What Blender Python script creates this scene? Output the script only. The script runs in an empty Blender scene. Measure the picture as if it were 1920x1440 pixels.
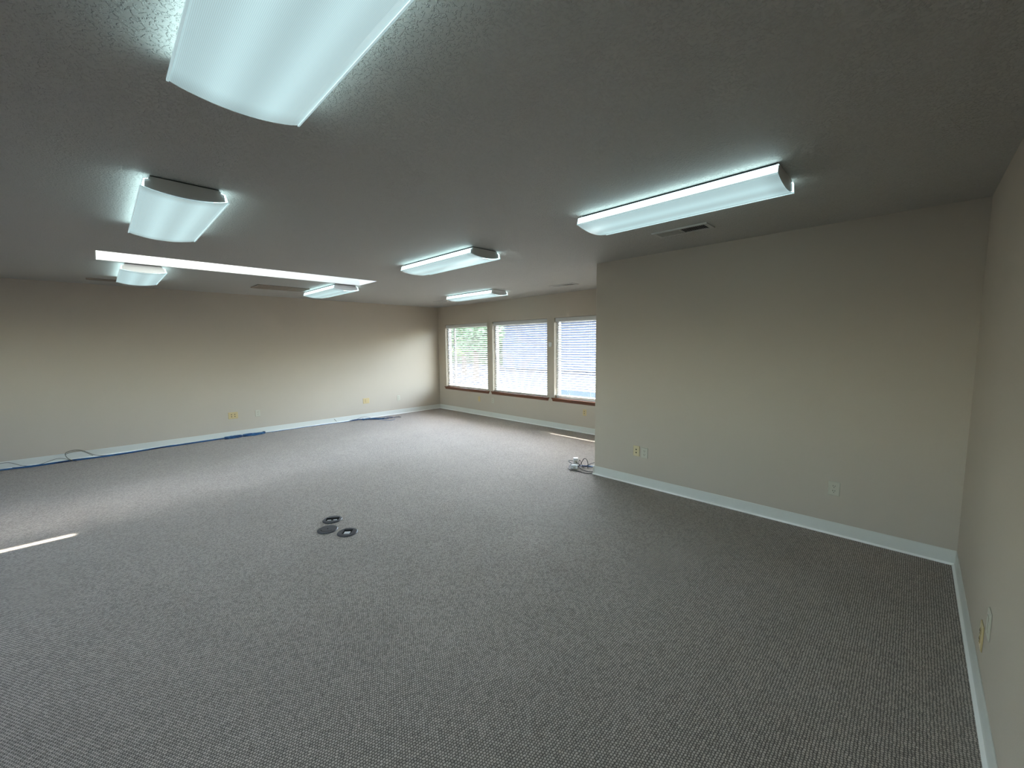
import bpy, bmesh, math, random
from mathutils import Vector, Matrix
random.seed(7)
sc = bpy.context.scene
COL = sc.collection

# ------------------------------------------------------------------ camera
F_PX, YAW, PITCH, ROLL, CAM_H = 763.77, -0.7810, -0.0963, -0.0096, 1.539
def make_camera():
    f = Vector((math.sin(YAW)*math.cos(PITCH), math.cos(YAW)*math.cos(PITCH), math.sin(PITCH)))
    r = Vector((math.cos(YAW), -math.sin(YAW), 0)); u = r.cross(f)
    r2 = r*math.cos(ROLL)+u*math.sin(ROLL); u2 = -r*math.sin(ROLL)+u*math.cos(ROLL)
    cd = bpy.data.cameras.new('camera'); co = bpy.data.objects.new('camera', cd); COL.objects.link(co)
    M = Matrix((r2, u2, -f)).transposed().to_4x4(); M.translation = (0, 0, CAM_H)
    co.matrix_world = M
    cd.sensor_width = 36; cd.lens = F_PX/1920*36; cd.clip_start = 0.02; cd.clip_end = 500
    sc.camera = co
make_camera()

# ------------------------------------------------------------------ light
SUN_DIR = Vector((0.2357, -0.683, -1.0)).normalized()
SUN_STRENGTH = 30.0
SKY_STRENGTH = 6.3
w = bpy.data.worlds.new('world'); sc.world = w; w.use_nodes = True
nt = w.node_tree; nt.nodes.clear()
sky = nt.nodes.new('ShaderNodeTexSky'); sky.sky_type = 'NISHITA'; sky.sun_disc = False
sky.sun_elevation = math.asin(-SUN_DIR.z); sky.sun_rotation = math.atan2(-SUN_DIR.x, -SUN_DIR.y)
sky.air_density = 1.0; sky.dust_density = 1.2
bg = nt.nodes.new('ShaderNodeBackground'); bg.inputs['Strength'].default_value = SKY_STRENGTH
wo = nt.nodes.new('ShaderNodeOutputWorld')
hs = nt.nodes.new('ShaderNodeHueSaturation'); hs.inputs['Saturation'].default_value = 0.60
nt.links.new(sky.outputs[0], hs.inputs['Color']); nt.links.new(hs.outputs[0], bg.inputs[0]); nt.links.new(bg.outputs[0], wo.inputs[0])
sd = bpy.data.lights.new('sun', 'SUN'); sd.energy = SUN_STRENGTH; sd.angle = math.radians(0.53); sd.color = (1.0, 0.96, 0.90)
so = bpy.data.objects.new('sun', sd); COL.objects.link(so); so.rotation_euler = SUN_DIR.to_track_quat('-Z', 'Y').to_euler()
so.location = (-6, 12, 14)

sc.view_settings.view_transform = 'Standard'; sc.view_settings.look = 'None'
sc.view_settings.gamma = 1.0; sc.view_settings.use_curve_mapping = False
sc.view_settings.exposure = 0.0
sc.cycles.use_denoising = True
sc.cycles.max_bounces = 12; sc.cycles.diffuse_bounces = 8; sc.cycles.transparent_max_bounces = 16
sc.cycles.sample_clamp_indirect = 8.0
sc.cycles.caustics_reflective = False; sc.cycles.caustics_refractive = False

# ------------------------------------------------------------------ room dimensions (metres)
H = 2.44
XL, XR = -8.271, 0.2815
YW = 5.822           # window wall
YP = 4.031           # partition face
XP = -2.636          # free end of the partition
YB = -4.2            # wall behind the camera
SKX0, SKX1, SKY0, SKY1, SKZ = -5.985, -5.425, 0.04, 2.82, 4.434
WINS = [(-7.985, -6.50), (-6.335, -4.85), (-4.68, -3.20)]
WZ0, WZ1 = 0.557, 2.012

# ------------------------------------------------------------------ helpers
def new_mat(name):
    m = bpy.data.materials.new(name); m.use_nodes = True
    n = m.node_tree.nodes; b = n['Principled BSDF']; return m, m.node_tree, b
def plain(name, col, rough=0.5, spec=0.5, metal=0.0, noise=0.0, scale=8.0, bump=0.0, bscale=200.0):
    m, t, b = new_mat(name)
    b.inputs['Base Color'].default_value = (*col, 1); b.inputs['Roughness'].default_value = rough
    b.inputs['Specular IOR Level'].default_value = spec; b.inputs['Metallic'].default_value = metal
    tc = t.nodes.new('ShaderNodeTexCoord')
    if noise:
        nz = t.nodes.new('ShaderNodeTexNoise'); nz.inputs['Scale'].default_value = scale; nz.inputs['Detail'].default_value = 4
        mx = t.nodes.new('ShaderNodeMix'); mx.data_type = 'RGBA'
        mx.inputs[6].default_value = (*[c*(1-noise) for c in col], 1); mx.inputs[7].default_value = (*[min(1, c*(1+noise)) for c in col], 1)
        t.links.new(tc.outputs['Object'], nz.inputs['Vector']); t.links.new(nz.outputs['Fac'], mx.inputs[0]); t.links.new(mx.outputs[2], b.inputs['Base Color'])
    if bump:
        nb = t.nodes.new('ShaderNodeTexNoise'); nb.inputs['Scale'].default_value = bscale; nb.inputs['Detail'].default_value = 3
        bp = t.nodes.new('ShaderNodeBump'); bp.inputs['Strength'].default_value = 1.0; bp.inputs['Distance'].default_value = bump
        t.links.new(tc.outputs['Object'], nb.inputs['Vector']); t.links.new(nb.outputs['Fac'], bp.inputs['Height']); t.links.new(bp.outputs[0], b.inputs['Normal'])
    return m
def math_node(t, op, a, b=None, c=None):
    n = t.nodes.new('ShaderNodeMath'); n.operation = op
    for i, v in enumerate((a, b, c)):
        if v is None: continue
        if isinstance(v, (int, float)): n.inputs[i].default_value = v
        else: t.links.new(v, n.inputs[i])
    return n.outputs[0]

def box(bm, x0, x1, y0, y1, z0, z1):
    vs = [bm.verts.new(p) for p in ((x0,y0,z0),(x1,y0,z0),(x1,y1,z0),(x0,y1,z0),(x0,y0,z1),(x1,y0,z1),(x1,y1,z1),(x0,y1,z1))]
    for f in ((3,2,1,0),(4,5,6,7),(0,1,5,4),(1,2,6,5),(2,3,7,6),(3,0,4,7)): bm.faces.new([vs[i] for i in f])
    return vs
def cyl(bm, c, r, z0, z1, n=24, axis='z', r2=None):
    r2 = r if r2 is None else r2
    def P(a, rad, h):
        x, y = rad*math.cos(a), rad*math.sin(a)
        if axis == 'z': return (c[0]+x, c[1]+y, h)
        if axis == 'y': return (c[0]+x, h, c[2]+y)
        return (h, c[1]+x, c[2]+y)
    A = [bm.verts.new(P(2*math.pi*i/n, r, z0)) for i in range(n)]; B = [bm.verts.new(P(2*math.pi*i/n, r2, z1)) for i in range(n)]
    for i in range(n): bm.faces.new((A[i], A[(i+1)%n], B[(i+1)%n], B[i]))
    bm.faces.new(A[::-1]); bm.faces.new(B)
def prism(bm, prof, x0, x1, axis='x', cap=True):
    """closed profile of (a,b) swept along an axis: x -> (x,a,b); y -> (a,y,b)"""
    def P(s, p): return (s, p[0], p[1]) if axis == 'x' else (p[0], s, p[1])
    A = [bm.verts.new(P(x0, p)) for p in prof]; B = [bm.verts.new(P(x1, p)) for p in prof]; n = len(prof)
    for i in range(n): bm.faces.new((A[i], A[(i+1)%n], B[(i+1)%n], B[i]))
    if cap: bm.faces.new(A[::-1]); bm.faces.new(B)
def obj(name, bm, mat, parent=None, smooth=False, bevel=0.0, loc=None, segs=2):
    bmesh.ops.recalc_face_normals(bm, faces=bm.faces)
    me = bpy.data.meshes.new(name); bm.to_mesh(me); bm.free()
    for m in (mat if isinstance(mat, (list, tuple)) else [mat]): me.materials.append(m)
    if smooth:
        for p in me.polygons: p.use_smooth = True
    o = bpy.data.objects.new(name, me); COL.objects.link(o)
    if parent: o.parent = parent
    if loc: o.location = loc
    if bevel:
        b = o.modifiers.new('bevel', 'BEVEL'); b.width = bevel; b.segments = segs; b.limit_method = 'ANGLE'
    return o
def struct(name, bm, mat, parent=None, **k):
    o = obj(name, bm, mat, parent, **k)
    if parent is None: o['kind'] = 'structure'
    return o
def tag(o, label, cat, group=None, kind=None):
    o['label'] = label; o['category'] = cat
    if group: o['group'] = group
    if kind: o['kind'] = kind
    return o
def thing(name, label, cat, loc=(0,0,0), rz=0, group=None):
    o = bpy.data.objects.new(name, None); COL.objects.link(o); o.location = loc; o.rotation_euler = (0,0,rz)
    o.empty_display_size = 0.05
    return tag(o, label, cat, group)
def dup(root, loc, label, rz=None, group=None):
    r = root.copy(); COL.objects.link(r); r.location = loc
    if rz is not None: r.rotation_euler = (0,0,rz)
    r['label'] = label
    if group: r['group'] = group
    for ch in list(root.children):
        c = ch.copy(); COL.objects.link(c); c.parent = r
        for g in list(ch.children):
            d = g.copy(); COL.objects.link(d); d.parent = c
    return r

# ------------------------------------------------------------------ materials
M = {}
M['wall'] = plain('beige_wall_paint', (0.50, 0.435, 0.35), 0.75, 0.25, noise=0.02, scale=3, bump=0.0006, bscale=160)
M['shaft'] = plain('white_shaft_paint', (0.82, 0.82, 0.80), 0.8, 0.2, noise=0.02, scale=3)
M['base'] = plain('white_vinyl_base', (0.74, 0.73, 0.66), 0.38, 0.5, noise=0.02, scale=5)
def base_mat():   # grey-white vinyl face, whiter rolled toe at the carpet
    m = plain('cove_base_vinyl', (0.66, 0.655, 0.59), 0.38, 0.5); t = m.node_tree; b = t.nodes['Principled BSDF']
    tc = t.nodes.new('ShaderNodeTexCoord'); sp = t.nodes.new('ShaderNodeSeparateXYZ'); t.links.new(tc.outputs['Object'], sp.inputs[0])
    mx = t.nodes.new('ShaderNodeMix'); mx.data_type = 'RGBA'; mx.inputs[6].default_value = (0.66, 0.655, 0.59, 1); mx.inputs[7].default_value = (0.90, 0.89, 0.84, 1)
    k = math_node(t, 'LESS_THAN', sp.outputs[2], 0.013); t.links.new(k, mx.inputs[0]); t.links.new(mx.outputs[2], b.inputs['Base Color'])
    return m
M['base'] = base_mat()
M['white_metal'] = plain('white_enamel', (0.66, 0.66, 0.65), 0.4, 0.4, noise=0.01)
M['dark_gap'] = plain('shadow_gap_black', (0.02, 0.02, 0.02), 0.8, 0.1, noise=0.05)  # black colour for the shade between light housing and ceiling
M['vinyl'] = plain('white_vinyl_frame', (0.78, 0.78, 0.77), 0.35, 0.5, noise=0.01)
M['almond'] = plain('almond_plastic', (0.56, 0.43, 0.22), 0.35, 0.5, noise=0.03)
M['ivory'] = plain('ivory_plastic', (0.60, 0.50, 0.29), 0.35, 0.5, noise=0.03)
M['plate_white'] = plain('white_plastic', (0.52, 0.49, 0.39), 0.35, 0.5, noise=0.02)
M['slot'] = plain('socket_black', (0.012, 0.010, 0.008), 0.7, 0.2, noise=0.05)
M['vent_white'] = plain('vent_enamel', (0.50, 0.49, 0.46), 0.5, 0.4, noise=0.04)
M['vent_brown'] = plain('vent_bronze', (0.30, 0.25, 0.20), 0.6, 0.3, noise=0.08)
M['vent_dark'] = plain('duct_dark', (0.015, 0.014, 0.02), 0.8, 0.1, noise=0.05)
M['floorbox'] = plain('charcoal_plastic', (0.055, 0.053, 0.060), 0.45, 0.4, noise=0.06)
M['blue'] = plain('blue_cable_jacket', (0.020, 0.110, 0.27), 0.35, 0.5, noise=0.15, scale=30)
M['navy'] = plain('navy_cable_jacket', (0.008, 0.014, 0.06), 0.35, 0.5, noise=0.1, scale=30)
M['greycable'] = plain('grey_cable_jacket', (0.14, 0.13, 0.10), 0.5, 0.4, noise=0.1, scale=30)
M['blackcord'] = plain('black_cord_rubber', (0.012, 0.011, 0.010), 0.5, 0.4, noise=0.1, scale=30)
M['adapter'] = plain('white_adapter_plastic', (0.68, 0.68, 0.67), 0.3, 0.5, noise=0.01)
M['concrete'] = plain('sunlit_concrete', (0.36, 0.32, 0.27), 0.9, 0.0, noise=0.1, scale=2)
M['asphalt'] = plain('asphalt', (0.028, 0.034, 0.052), 0.9, 0.0, noise=0.2, scale=4)
M['grass'] = plain('grass', (0.10, 0.20, 0.04), 0.9, 0.1, noise=0.3, scale=6)
M['siding'] = plain('grey_blue_siding', (0.085, 0.095, 0.135), 0.8, 0.0, noise=0.04)
M['roofing'] = plain('roof_shingle', (0.08, 0.075, 0.075), 0.9, 0.1, noise=0.2, scale=10)
M['soffit'] = plain('soffit_paint', (0.55, 0.50, 0.44), 0.8, 0.2, noise=0.03)
M['brick'] = plain('tan_stucco', (0.42, 0.33, 0.25), 0.9, 0.1, noise=0.06)
M['bark'] = plain('bark', (0.10, 0.07, 0.05), 0.9, 0.1, noise=0.3, scale=20)

def slat_mat():
    m, t, b = new_mat('blind_slat_vinyl')
    b.inputs['Base Color'].default_value = (0.70, 0.69, 0.67, 1); b.inputs['Roughness'].default_value = 0.4
    tr = t.nodes.new('ShaderNodeBsdfTranslucent'); tr.inputs[0].default_value = (0.80, 0.76, 0.68, 1)
    mx = t.nodes.new('ShaderNodeMixShader'); mx.inputs[0].default_value = 0.26
    out = t.nodes['Material Output']
    t.links.new(b.outputs[0], mx.inputs[1]); t.links.new(tr.outputs[0], mx.inputs[2]); t.links.new(mx.outputs[0], out.inputs[0])
    return m
M['slat'] = slat_mat()
def glass_mat():
    m = bpy.data.materials.new('window_glass'); m.use_nodes = True; t = m.node_tree; t.nodes.clear()
    tr = t.nodes.new('ShaderNodeBsdfTransparent'); tr.inputs[0].default_value = (0.93, 0.96, 0.95, 1)
    gl = t.nodes.new('ShaderNodeBsdfGlossy'); gl.inputs['Roughness'].default_value = 0.02
    g = t.nodes.new('ShaderNodeNewGeometry'); dt = t.nodes.new('ShaderNodeVectorMath'); dt.operation = 'DOT_PRODUCT'
    t.links.new(g.outputs['Normal'], dt.inputs[0]); t.links.new(g.outputs['Incoming'], dt.inputs[1])
    c = math_node(t, 'SUBTRACT', 1.0, math_node(t, 'ABSOLUTE', dt.outputs['Value']))
    fres = math_node(t, 'MULTIPLY_ADD', math_node(t, 'POWER', c, 5.0), 0.9, 0.04)
    mx = t.nodes.new('ShaderNodeMixShader'); o = t.nodes.new('ShaderNodeOutputMaterial')
    t.links.new(fres, mx.inputs[0]); t.links.new(tr.outputs[0], mx.inputs[1]); t.links.new(gl.outputs[0], mx.inputs[2]); t.links.new(mx.outputs[0], o.inputs[0])
    return m
M['glass'] = glass_mat()
def wood_mat():
    m, t, b = new_mat('stained_wood_sill')
    tc = t.nodes.new('ShaderNodeTexCoord'); mp = t.nodes.new('ShaderNodeMapping'); mp.inputs['Scale'].default_value = (1.5, 30, 30)
    nz = t.nodes.new('ShaderNodeTexNoise'); nz.inputs['Scale'].default_value = 3; nz.inputs['Detail'].default_value = 6; nz.inputs['Distortion'].default_value = 0.6
    cr = t.nodes.new('ShaderNodeValToRGB'); cr.color_ramp.elements[0].position = 0.3; cr.color_ramp.elements[0].color = (0.085, 0.024, 0.008, 1)
    cr.color_ramp.elements[1].position = 0.75; cr.color_ramp.elements[1].color = (0.20, 0.070, 0.025, 1)
    t.links.new(tc.outputs['Object'], mp.inputs[0]); t.links.new(mp.outputs[0], nz.inputs['Vector']); t.links.new(nz.outputs['Fac'], cr.inputs[0]); t.links.new(cr.outputs[0], b.inputs['Base Color'])
    b.inputs['Roughness'].default_value = 0.35
    return m
M['wood'] = wood_mat()

def ceiling_mat():
    m, t, b = new_mat('knockdown_ceiling')
    b.inputs['Roughness'].default_value = 0.62; b.inputs['Specular IOR Level'].default_value = 0.35
    b.inputs['Base Color'].default_value = (0.50, 0.487, 0.455, 1)
    tc = t.nodes.new('ShaderNodeTexCoord')
    n1 = t.nodes.new('ShaderNodeTexNoise'); n1.inputs['Scale'].default_value = 88; n1.inputs['Detail'].default_value = 2.5; n1.inputs['Roughness'].default_value = 0.5; n1.inputs['Distortion'].default_value = 0.5
    n2 = t.nodes.new('ShaderNodeTexNoise'); n2.inputs['Scale'].default_value = 9; n2.inputs['Detail'].default_value = 2
    for n in (n1, n2): t.links.new(tc.outputs['Object'], n.inputs['Vector'])
    cr = t.nodes.new('ShaderNodeValToRGB'); cr.color_ramp.elements[0].position = 0.50; cr.color_ramp.elements[1].position = 0.60
    t.links.new(n1.outputs['Fac'], cr.inputs[0])
    k = math_node(t, 'MULTIPLY_ADD', n2.outputs['Fac'], 1.0, 0.3)
    h = math_node(t, 'MULTIPLY', cr.outputs[0], k)
    bp = t.nodes.new('ShaderNodeBump'); bp.inputs['Strength'].default_value = 1.0; bp.inputs['Distance'].default_value = 0.0035
    t.links.new(h, bp.inputs['Height']); t.links.new(bp.outputs[0], b.inputs['Normal'])
    return m
M['ceiling'] = ceiling_mat()

def carpet_mat():
    m, t, b = new_mat('loop_pile_carpet')
    b.inputs['Roughness'].default_value = 0.95; b.inputs['Specular IOR Level'].default_value = 0.1
    b.inputs['Sheen Weight'].default_value = 0.15
    tc = t.nodes.new('ShaderNodeTexCoord'); sp = t.nodes.new('ShaderNodeSeparateXYZ'); 
    wob = t.nodes.new('ShaderNodeTexNoise'); wob.inputs['Scale'].default_value = 38; wob.inputs['Detail'].default_value = 2
    t.links.new(tc.outputs['Object'], wob.inputs['Vector']); t.links.new(tc.outputs['Object'], sp.inputs[0])
    P = 0.0105
    wv = math_node(t, 'MULTIPLY', wob.outputs['Fac'], 0.010)
    x = math_node(t, 'DIVIDE', math_node(t, 'ADD', sp.outputs[0], wv), P)
    cx = math_node(t, 'FLOOR', x)
    y0 = math_node(t, 'DIVIDE', math_node(t, 'ADD', sp.outputs[1], wv), P*1.1)
    y = math_node(t, 'MULTIPLY_ADD', cx, 0.5, y0)
    cy = math_node(t, 'FLOOR', y)
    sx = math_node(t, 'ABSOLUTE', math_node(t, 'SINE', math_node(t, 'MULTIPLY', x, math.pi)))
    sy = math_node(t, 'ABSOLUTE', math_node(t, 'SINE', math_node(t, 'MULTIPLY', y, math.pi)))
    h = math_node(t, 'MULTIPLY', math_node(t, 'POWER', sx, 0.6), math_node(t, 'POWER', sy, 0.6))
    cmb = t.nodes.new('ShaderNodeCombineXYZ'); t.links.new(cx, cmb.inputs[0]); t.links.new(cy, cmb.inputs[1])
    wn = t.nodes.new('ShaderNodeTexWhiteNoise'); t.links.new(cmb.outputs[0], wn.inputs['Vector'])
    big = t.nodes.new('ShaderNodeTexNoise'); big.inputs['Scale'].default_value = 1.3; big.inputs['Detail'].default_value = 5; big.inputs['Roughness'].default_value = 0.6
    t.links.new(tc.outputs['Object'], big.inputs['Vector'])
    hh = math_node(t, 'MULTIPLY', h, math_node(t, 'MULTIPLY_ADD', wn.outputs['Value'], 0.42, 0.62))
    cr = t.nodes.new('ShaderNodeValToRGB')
    e = cr.color_ramp.elements; e[0].position = 0.05; e[0].color = (0.042, 0.034, 0.028, 1); e[1].position = 0.80; e[1].color = (0.56, 0.478, 0.418, 1)  # low pile coloured dark, paints the shade in the pits between loops
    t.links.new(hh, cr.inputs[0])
    mx = t.nodes.new('ShaderNodeMix'); mx.data_type = 'RGBA'; mx.blend_type = 'MULTIPLY'; mx.inputs[0].default_value = 1.0
    mr = t.nodes.new('ShaderNodeMapRange'); mr.inputs['From Min'].default_value = 0.3; mr.inputs['From Max'].default_value = 0.7; mr.inputs['To Min'].default_value = 0.93; mr.inputs['To Max'].default_value = 1.05
    t.links.new(big.outputs['Fac'], mr.inputs[0])
    t.links.new(cr.outputs[0], mx.inputs[6]); t.links.new(mr.outputs[0], mx.inputs[7]); t.links.new(mx.outputs[2], b.inputs['Base Color'])
    bp = t.nodes.new('ShaderNodeBump'); bp.inputs['Strength'].default_value = 0.6; bp.inputs['Distance'].default_value = 0.004
    t.links.new(hh, bp.inputs['Height']); t.links.new(bp.outputs[0], b.inputs['Normal'])
    return m
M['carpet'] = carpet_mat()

LENS_COL = (0.60, 0.86, 0.90)
def lens_mat(bottom=0.80, side=4.6):
    """lit prismatic wrap lens of a two-tube fixture (object space: x along the tubes)"""
    m, t, b = new_mat('lit_prismatic_lens')
    tc = t.nodes.new('ShaderNodeTexCoord'); sp = t.nodes.new('ShaderNodeSeparateXYZ'); t.links.new(tc.outputs['Object'], sp.inputs[0])
    ay = math_node(t, 'ABSOLUTE', sp.outputs[1])
    d = math_node(t, 'DIVIDE', math_node(t, 'SUBTRACT', ay, 0.075), 0.045)
    g = math_node(t, 'EXPONENT', math_node(t, 'MULTIPLY', math_node(t, 'MULTIPLY', d, d), -1.0))
    base = math_node(t, 'MULTIPLY_ADD', g, 0.24*bottom, 0.80*bottom)
    ax = math_node(t, 'ABSOLUTE', sp.outputs[0])
    fade = t.nodes.new('ShaderNodeMapRange'); fade.interpolation_type = 'SMOOTHSTEP'
    fade.inputs['From Min'].default_value = 0.50; fade.inputs['From Max'].default_value = 0.60; fade.inputs['To Min'].default_value = 1.0; fade.inputs['To Max'].default_value = 0.72
    t.links.new(ax, fade.inputs[0])
    # prism grid of the moulded lens
    lw = t.nodes.new('ShaderNodeNewGeometry'); dt = t.nodes.new('ShaderNodeVectorMath'); dt.operation = 'DOT_PRODUCT'
    t.links.new(lw.outputs['Normal'], dt.inputs[0]); t.links.new(lw.outputs['Incoming'], dt.inputs[1])
    dn = t.nodes.new('ShaderNodeMapRange'); dn.interpolation_type = 'SMOOTHSTEP'   # the prisms throw most light straight down
    dn.inputs['From Min'].default_value = 0.62; dn.inputs['From Max'].default_value = 0.95; dn.inputs['To Min'].default_value = 1.0; dn.inputs['To Max'].default_value = 8.2
    t.links.new(dt.outputs['Value'], dn.inputs[0])
    nz = t.nodes.new('ShaderNodeSeparateXYZ'); t.links.new(lw.outputs['Normal'], nz.inputs[0])
    down = math_node(t, 'LESS_THAN', nz.outputs[2], -0.5)   # only the underside has the prisms
    base = math_node(t, 'MULTIPLY', base, math_node(t, 'MULTIPLY_ADD', math_node(t, 'SUBTRACT', dn.outputs[0], 1.0), down, 1.0))
    s1 = math_node(t, 'SINE', math_node(t, 'MULTIPLY', math_node(t, 'ADD', sp.outputs[0], sp.outputs[1]), 2*math.pi/0.0075))
    s2 = math_node(t, 'SINE', math_node(t, 'MULTIPLY', math_node(t, 'SUBTRACT', sp.outputs[0], sp.outputs[1]), 2*math.pi/0.0075))
    pr = math_node(t, 'MULTIPLY_ADD', math_node(t, 'MULTIPLY', s1, s2), 0.22, 1.0)
    e = math_node(t, 'MULTIPLY', math_node(t, 'MULTIPLY', base, fade.outputs[0]), pr)
    # clear upper side strips, next to the tubes
    ln = t.nodes.new('ShaderNodeNewGeometry'); lz = t.nodes.new('ShaderNodeSeparateXYZ'); t.links.new(ln.outputs['Normal'], lz.inputs[0])
    isside = math_node(t, 'MULTIPLY', math_node(t, 'GREATER_THAN', sp.outputs[2], -0.064), math_node(t, 'LESS_THAN', math_node(t, 'ABSOLUTE', lz.outputs[0]), 0.5))
    se = math_node(t, 'MULTIPLY', fade.outputs[0], side)
    mix = t.nodes.new('ShaderNodeMix'); mix.data_type = 'FLOAT'
    t.links.new(isside, mix.inputs[0]); t.links.new(e, mix.inputs[2]); t.links.new(se, mix.inputs[3])
    b.inputs['Base Color'].default_value = (0.25, 0.26, 0.26, 1); b.inputs['Roughness'].default_value = 0.25
    b.inputs['Emission Color'].default_value = (*LENS_COL, 1)
    t.links.new(mix.outputs[0], b.inputs['Emission Strength'])
    return m
M['lens'] = lens_mat()
M['rib'] = plain('lens_edge_acrylic', (0.6, 0.62, 0.62), 0.3, 0.5, noise=0.01)
M['rib'].node_tree.nodes['Principled BSDF'].inputs['Emission Color'].default_value = (*LENS_COL, 1)
M['rib'].node_tree.nodes['Principled BSDF'].inputs['Emission Strength'].default_value = 0.55

# ------------------------------------------------------------------ room shell
def slab(name, *b, mat='wall'):
    bm = bmesh.new(); box(bm, *b); return struct(name, bm, M[mat])
T = 0.16
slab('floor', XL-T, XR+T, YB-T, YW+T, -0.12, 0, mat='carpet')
slab('wall_left', XL-T, XL, YB-T, YW+T, -0.1, H+0.1)
slab('wall_right', XR, XR+T, YB-T, YP, -0.1, H+0.1)
slab('wall_partition', XP+0.014, XR+T, YP, YP+0.12, -0.1, H+0.1)
bm = bmesh.new(); box(bm, XP, XP+0.12, YP+0.12, YW+T, -0.1, H+0.1)      # return wall with a rounded corner bead
prism_pts = [(XP+0.014-0.014*math.cos(a), YP+0.014-0.014*math.sin(a)) for a in [math.pi/2*k/8 for k in range(9)]] + [(XP+0.014, YP+0.12), (XP, YP+0.12)]
lo = [bm.verts.new((x, y, -0.1)) for x, y in prism_pts]; hi = [bm.verts.new((x, y, H+0.1)) for x, y in prism_pts]
for k in range(len(lo)): bm.faces.new((lo[k], lo[(k+1) % len(lo)], hi[(k+1) % len(lo)], hi[k]))
bm.faces.new(lo); bm.faces.new(hi)
struct('wall_partition_return', bm, M['wall'])
bm = bmesh.new()   # window wall with three openings
xs = [XL] + [v for w_ in WINS for v in w_] + [XP+0.12]
box(bm, xs[0], xs[-1], YW, YW+T, -0.1, WZ0-0.03); box(bm, xs[0], xs[-1], YW, YW+T, WZ1, H+0.1)
for i in range(0, len(xs), 2): box(bm, xs[i], xs[i+1], YW, YW+T, WZ0-0.03, WZ1)
struct('wall_windows', bm, M['wall'])
BACK_OPEN = []
bm = bmesh.new()   # wall behind the camera, wide unseen window added to brighten the room
BX0, BX1, BZ0, BZ1 = -5.4, -2.6, 0.9, 2.1
box(bm, XL, BX0, YB-T, YB, -0.1, H+0.1); box(bm, BX1, XR, YB-T, YB, -0.1, H+0.1)
box(bm, BX0, BX1, YB-T, YB, -0.1, BZ0); box(bm, BX0, BX1, YB-T, YB, BZ1, H+0.1)
struct('wall_back', bm, M['wall'])
bm = bmesh.new()
for xx in (BX0, (2*BX0+BX1)/3-0.03, (BX0+2*BX1)/3-0.03, BX1-0.06): box(bm, xx, xx+0.06, YB-0.12, YB-0.06, BZ0, BZ1)
box(bm, BX0, BX1, YB-0.12, YB-0.06, BZ0, BZ0+0.06); box(bm, BX0, BX1, YB-0.12, YB-0.06, BZ1-0.06, BZ1)
wb = struct('window_5', bm, M['vinyl'])
bm = bmesh.new(); box(bm, BX0, BX1, YB-0.093, YB-0.088, BZ0, BZ1); obj('window_pane', bm, M['glass'], wb)
bm = bmesh.new()   # ceiling with the skylight opening
for b_ in ((XL-T, SKX0, YB-T, YW+T), (SKX1, XR+T, YB-T, YW+T), (SKX0, SKX1, YB-T, SKY0), (SKX0, SKX1, SKY1, YW+T)):
    box(bm, *b_, H, H+0.1)
struct('ceiling', bm, M['ceiling'])
bm = bmesh.new(); t_ = 0.05
box(bm, SKX0-t_, SKX0, SKY0-t_, SKY1+t_, H+0.1, SKZ); box(bm, SKX1, SKX1+t_, SKY0-t_, SKY1+t_, H+0.1, SKZ)
box(bm, SKX0, SKX1, SKY0-t_, SKY0, H+0.1, SKZ); box(bm, SKX0, SKX1, SKY1, SKY1+t_, H+0.1, SKZ)
struct('wall_skylight', bm, M['shaft'])
bm = bmesh.new(); t_ = 0.008   # white painted lining of the opening through the ceiling slab
for b_ in ((SKX0, SKX0+t_, SKY0, SKY1), (SKX1-t_, SKX1, SKY0, SKY1), (SKX0, SKX1, SKY0, SKY0+t_), (SKX0, SKX1, SKY1-t_, SKY1)): box(bm, *b_, H+0.001, H+0.1)
struct('trim_1', bm, M['shaft'])
bm = bmesh.new()
box(bm, SKX0-0.05, SKX0+0.0, SKY0-0.05, SKY1+0.05, SKZ, SKZ+0.08); box(bm, SKX1, SKX1+0.05, SKY0-0.05, SKY1+0.05, SKZ, SKZ+0.08)
box(bm, SKX0, SKX1, SKY0-0.05, SKY0, SKZ, SKZ+0.08); box(bm, SKX0, SKX1, SKY1, SKY1+0.05, SKZ, SKZ+0.08)
sk = struct('window_4', bm, M['vinyl'])
bm = bmesh.new(); box(bm, SKX0, SKX1, SKY0, SKY1, SKZ+0.04, SKZ+0.044); obj('window_pane', bm, M['glass'], sk)

# vinyl cove base with a bright toe
def cove(name, a, b, inward):
    """a->b along the wall foot (2D), inward = unit 2D vector into the room"""
    prof = [(0, 0), (0.020, 0), (0.0195, 0.003), (0.012, 0.008), (0.006, 0.016), (0.0042, 0.026), (0.0038, 0.098), (0.0025, 0.102), (0, 0.102)]
    bm = bmesh.new(); rows = []
    for p in (a, b): rows.append([bm.verts.new((p[0]+inward[0]*q[0], p[1]+inward[1]*q[0], q[1])) for q in prof])
    n = len(prof)
    for i in range(n): bm.faces.new((rows[0][i], rows[0][(i+1)%n], rows[1][(i+1)%n], rows[1][i]))
    bm.faces.new(rows[0]); bm.faces.new(rows[1][::-1])
    struct(name, bm, M['base'])
cove('baseboard_left', (XL, YB), (XL, YW), (1, 0))
cove('baseboard_windows', (XL, YW), (XP, YW), (0, -1))
cove('baseboard_partition', (XP-0.015, YP), (XR, YP), (0, -1))
cove('baseboard_partition_return', (XP, YP-0.015), (XP, YW), (-1, 0))
cove('baseboard_right', (XR, YB), (XR, YP), (-1, 0))
cove('baseboard_back', (XL, YB), (XR, YB), (0, 1))

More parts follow.
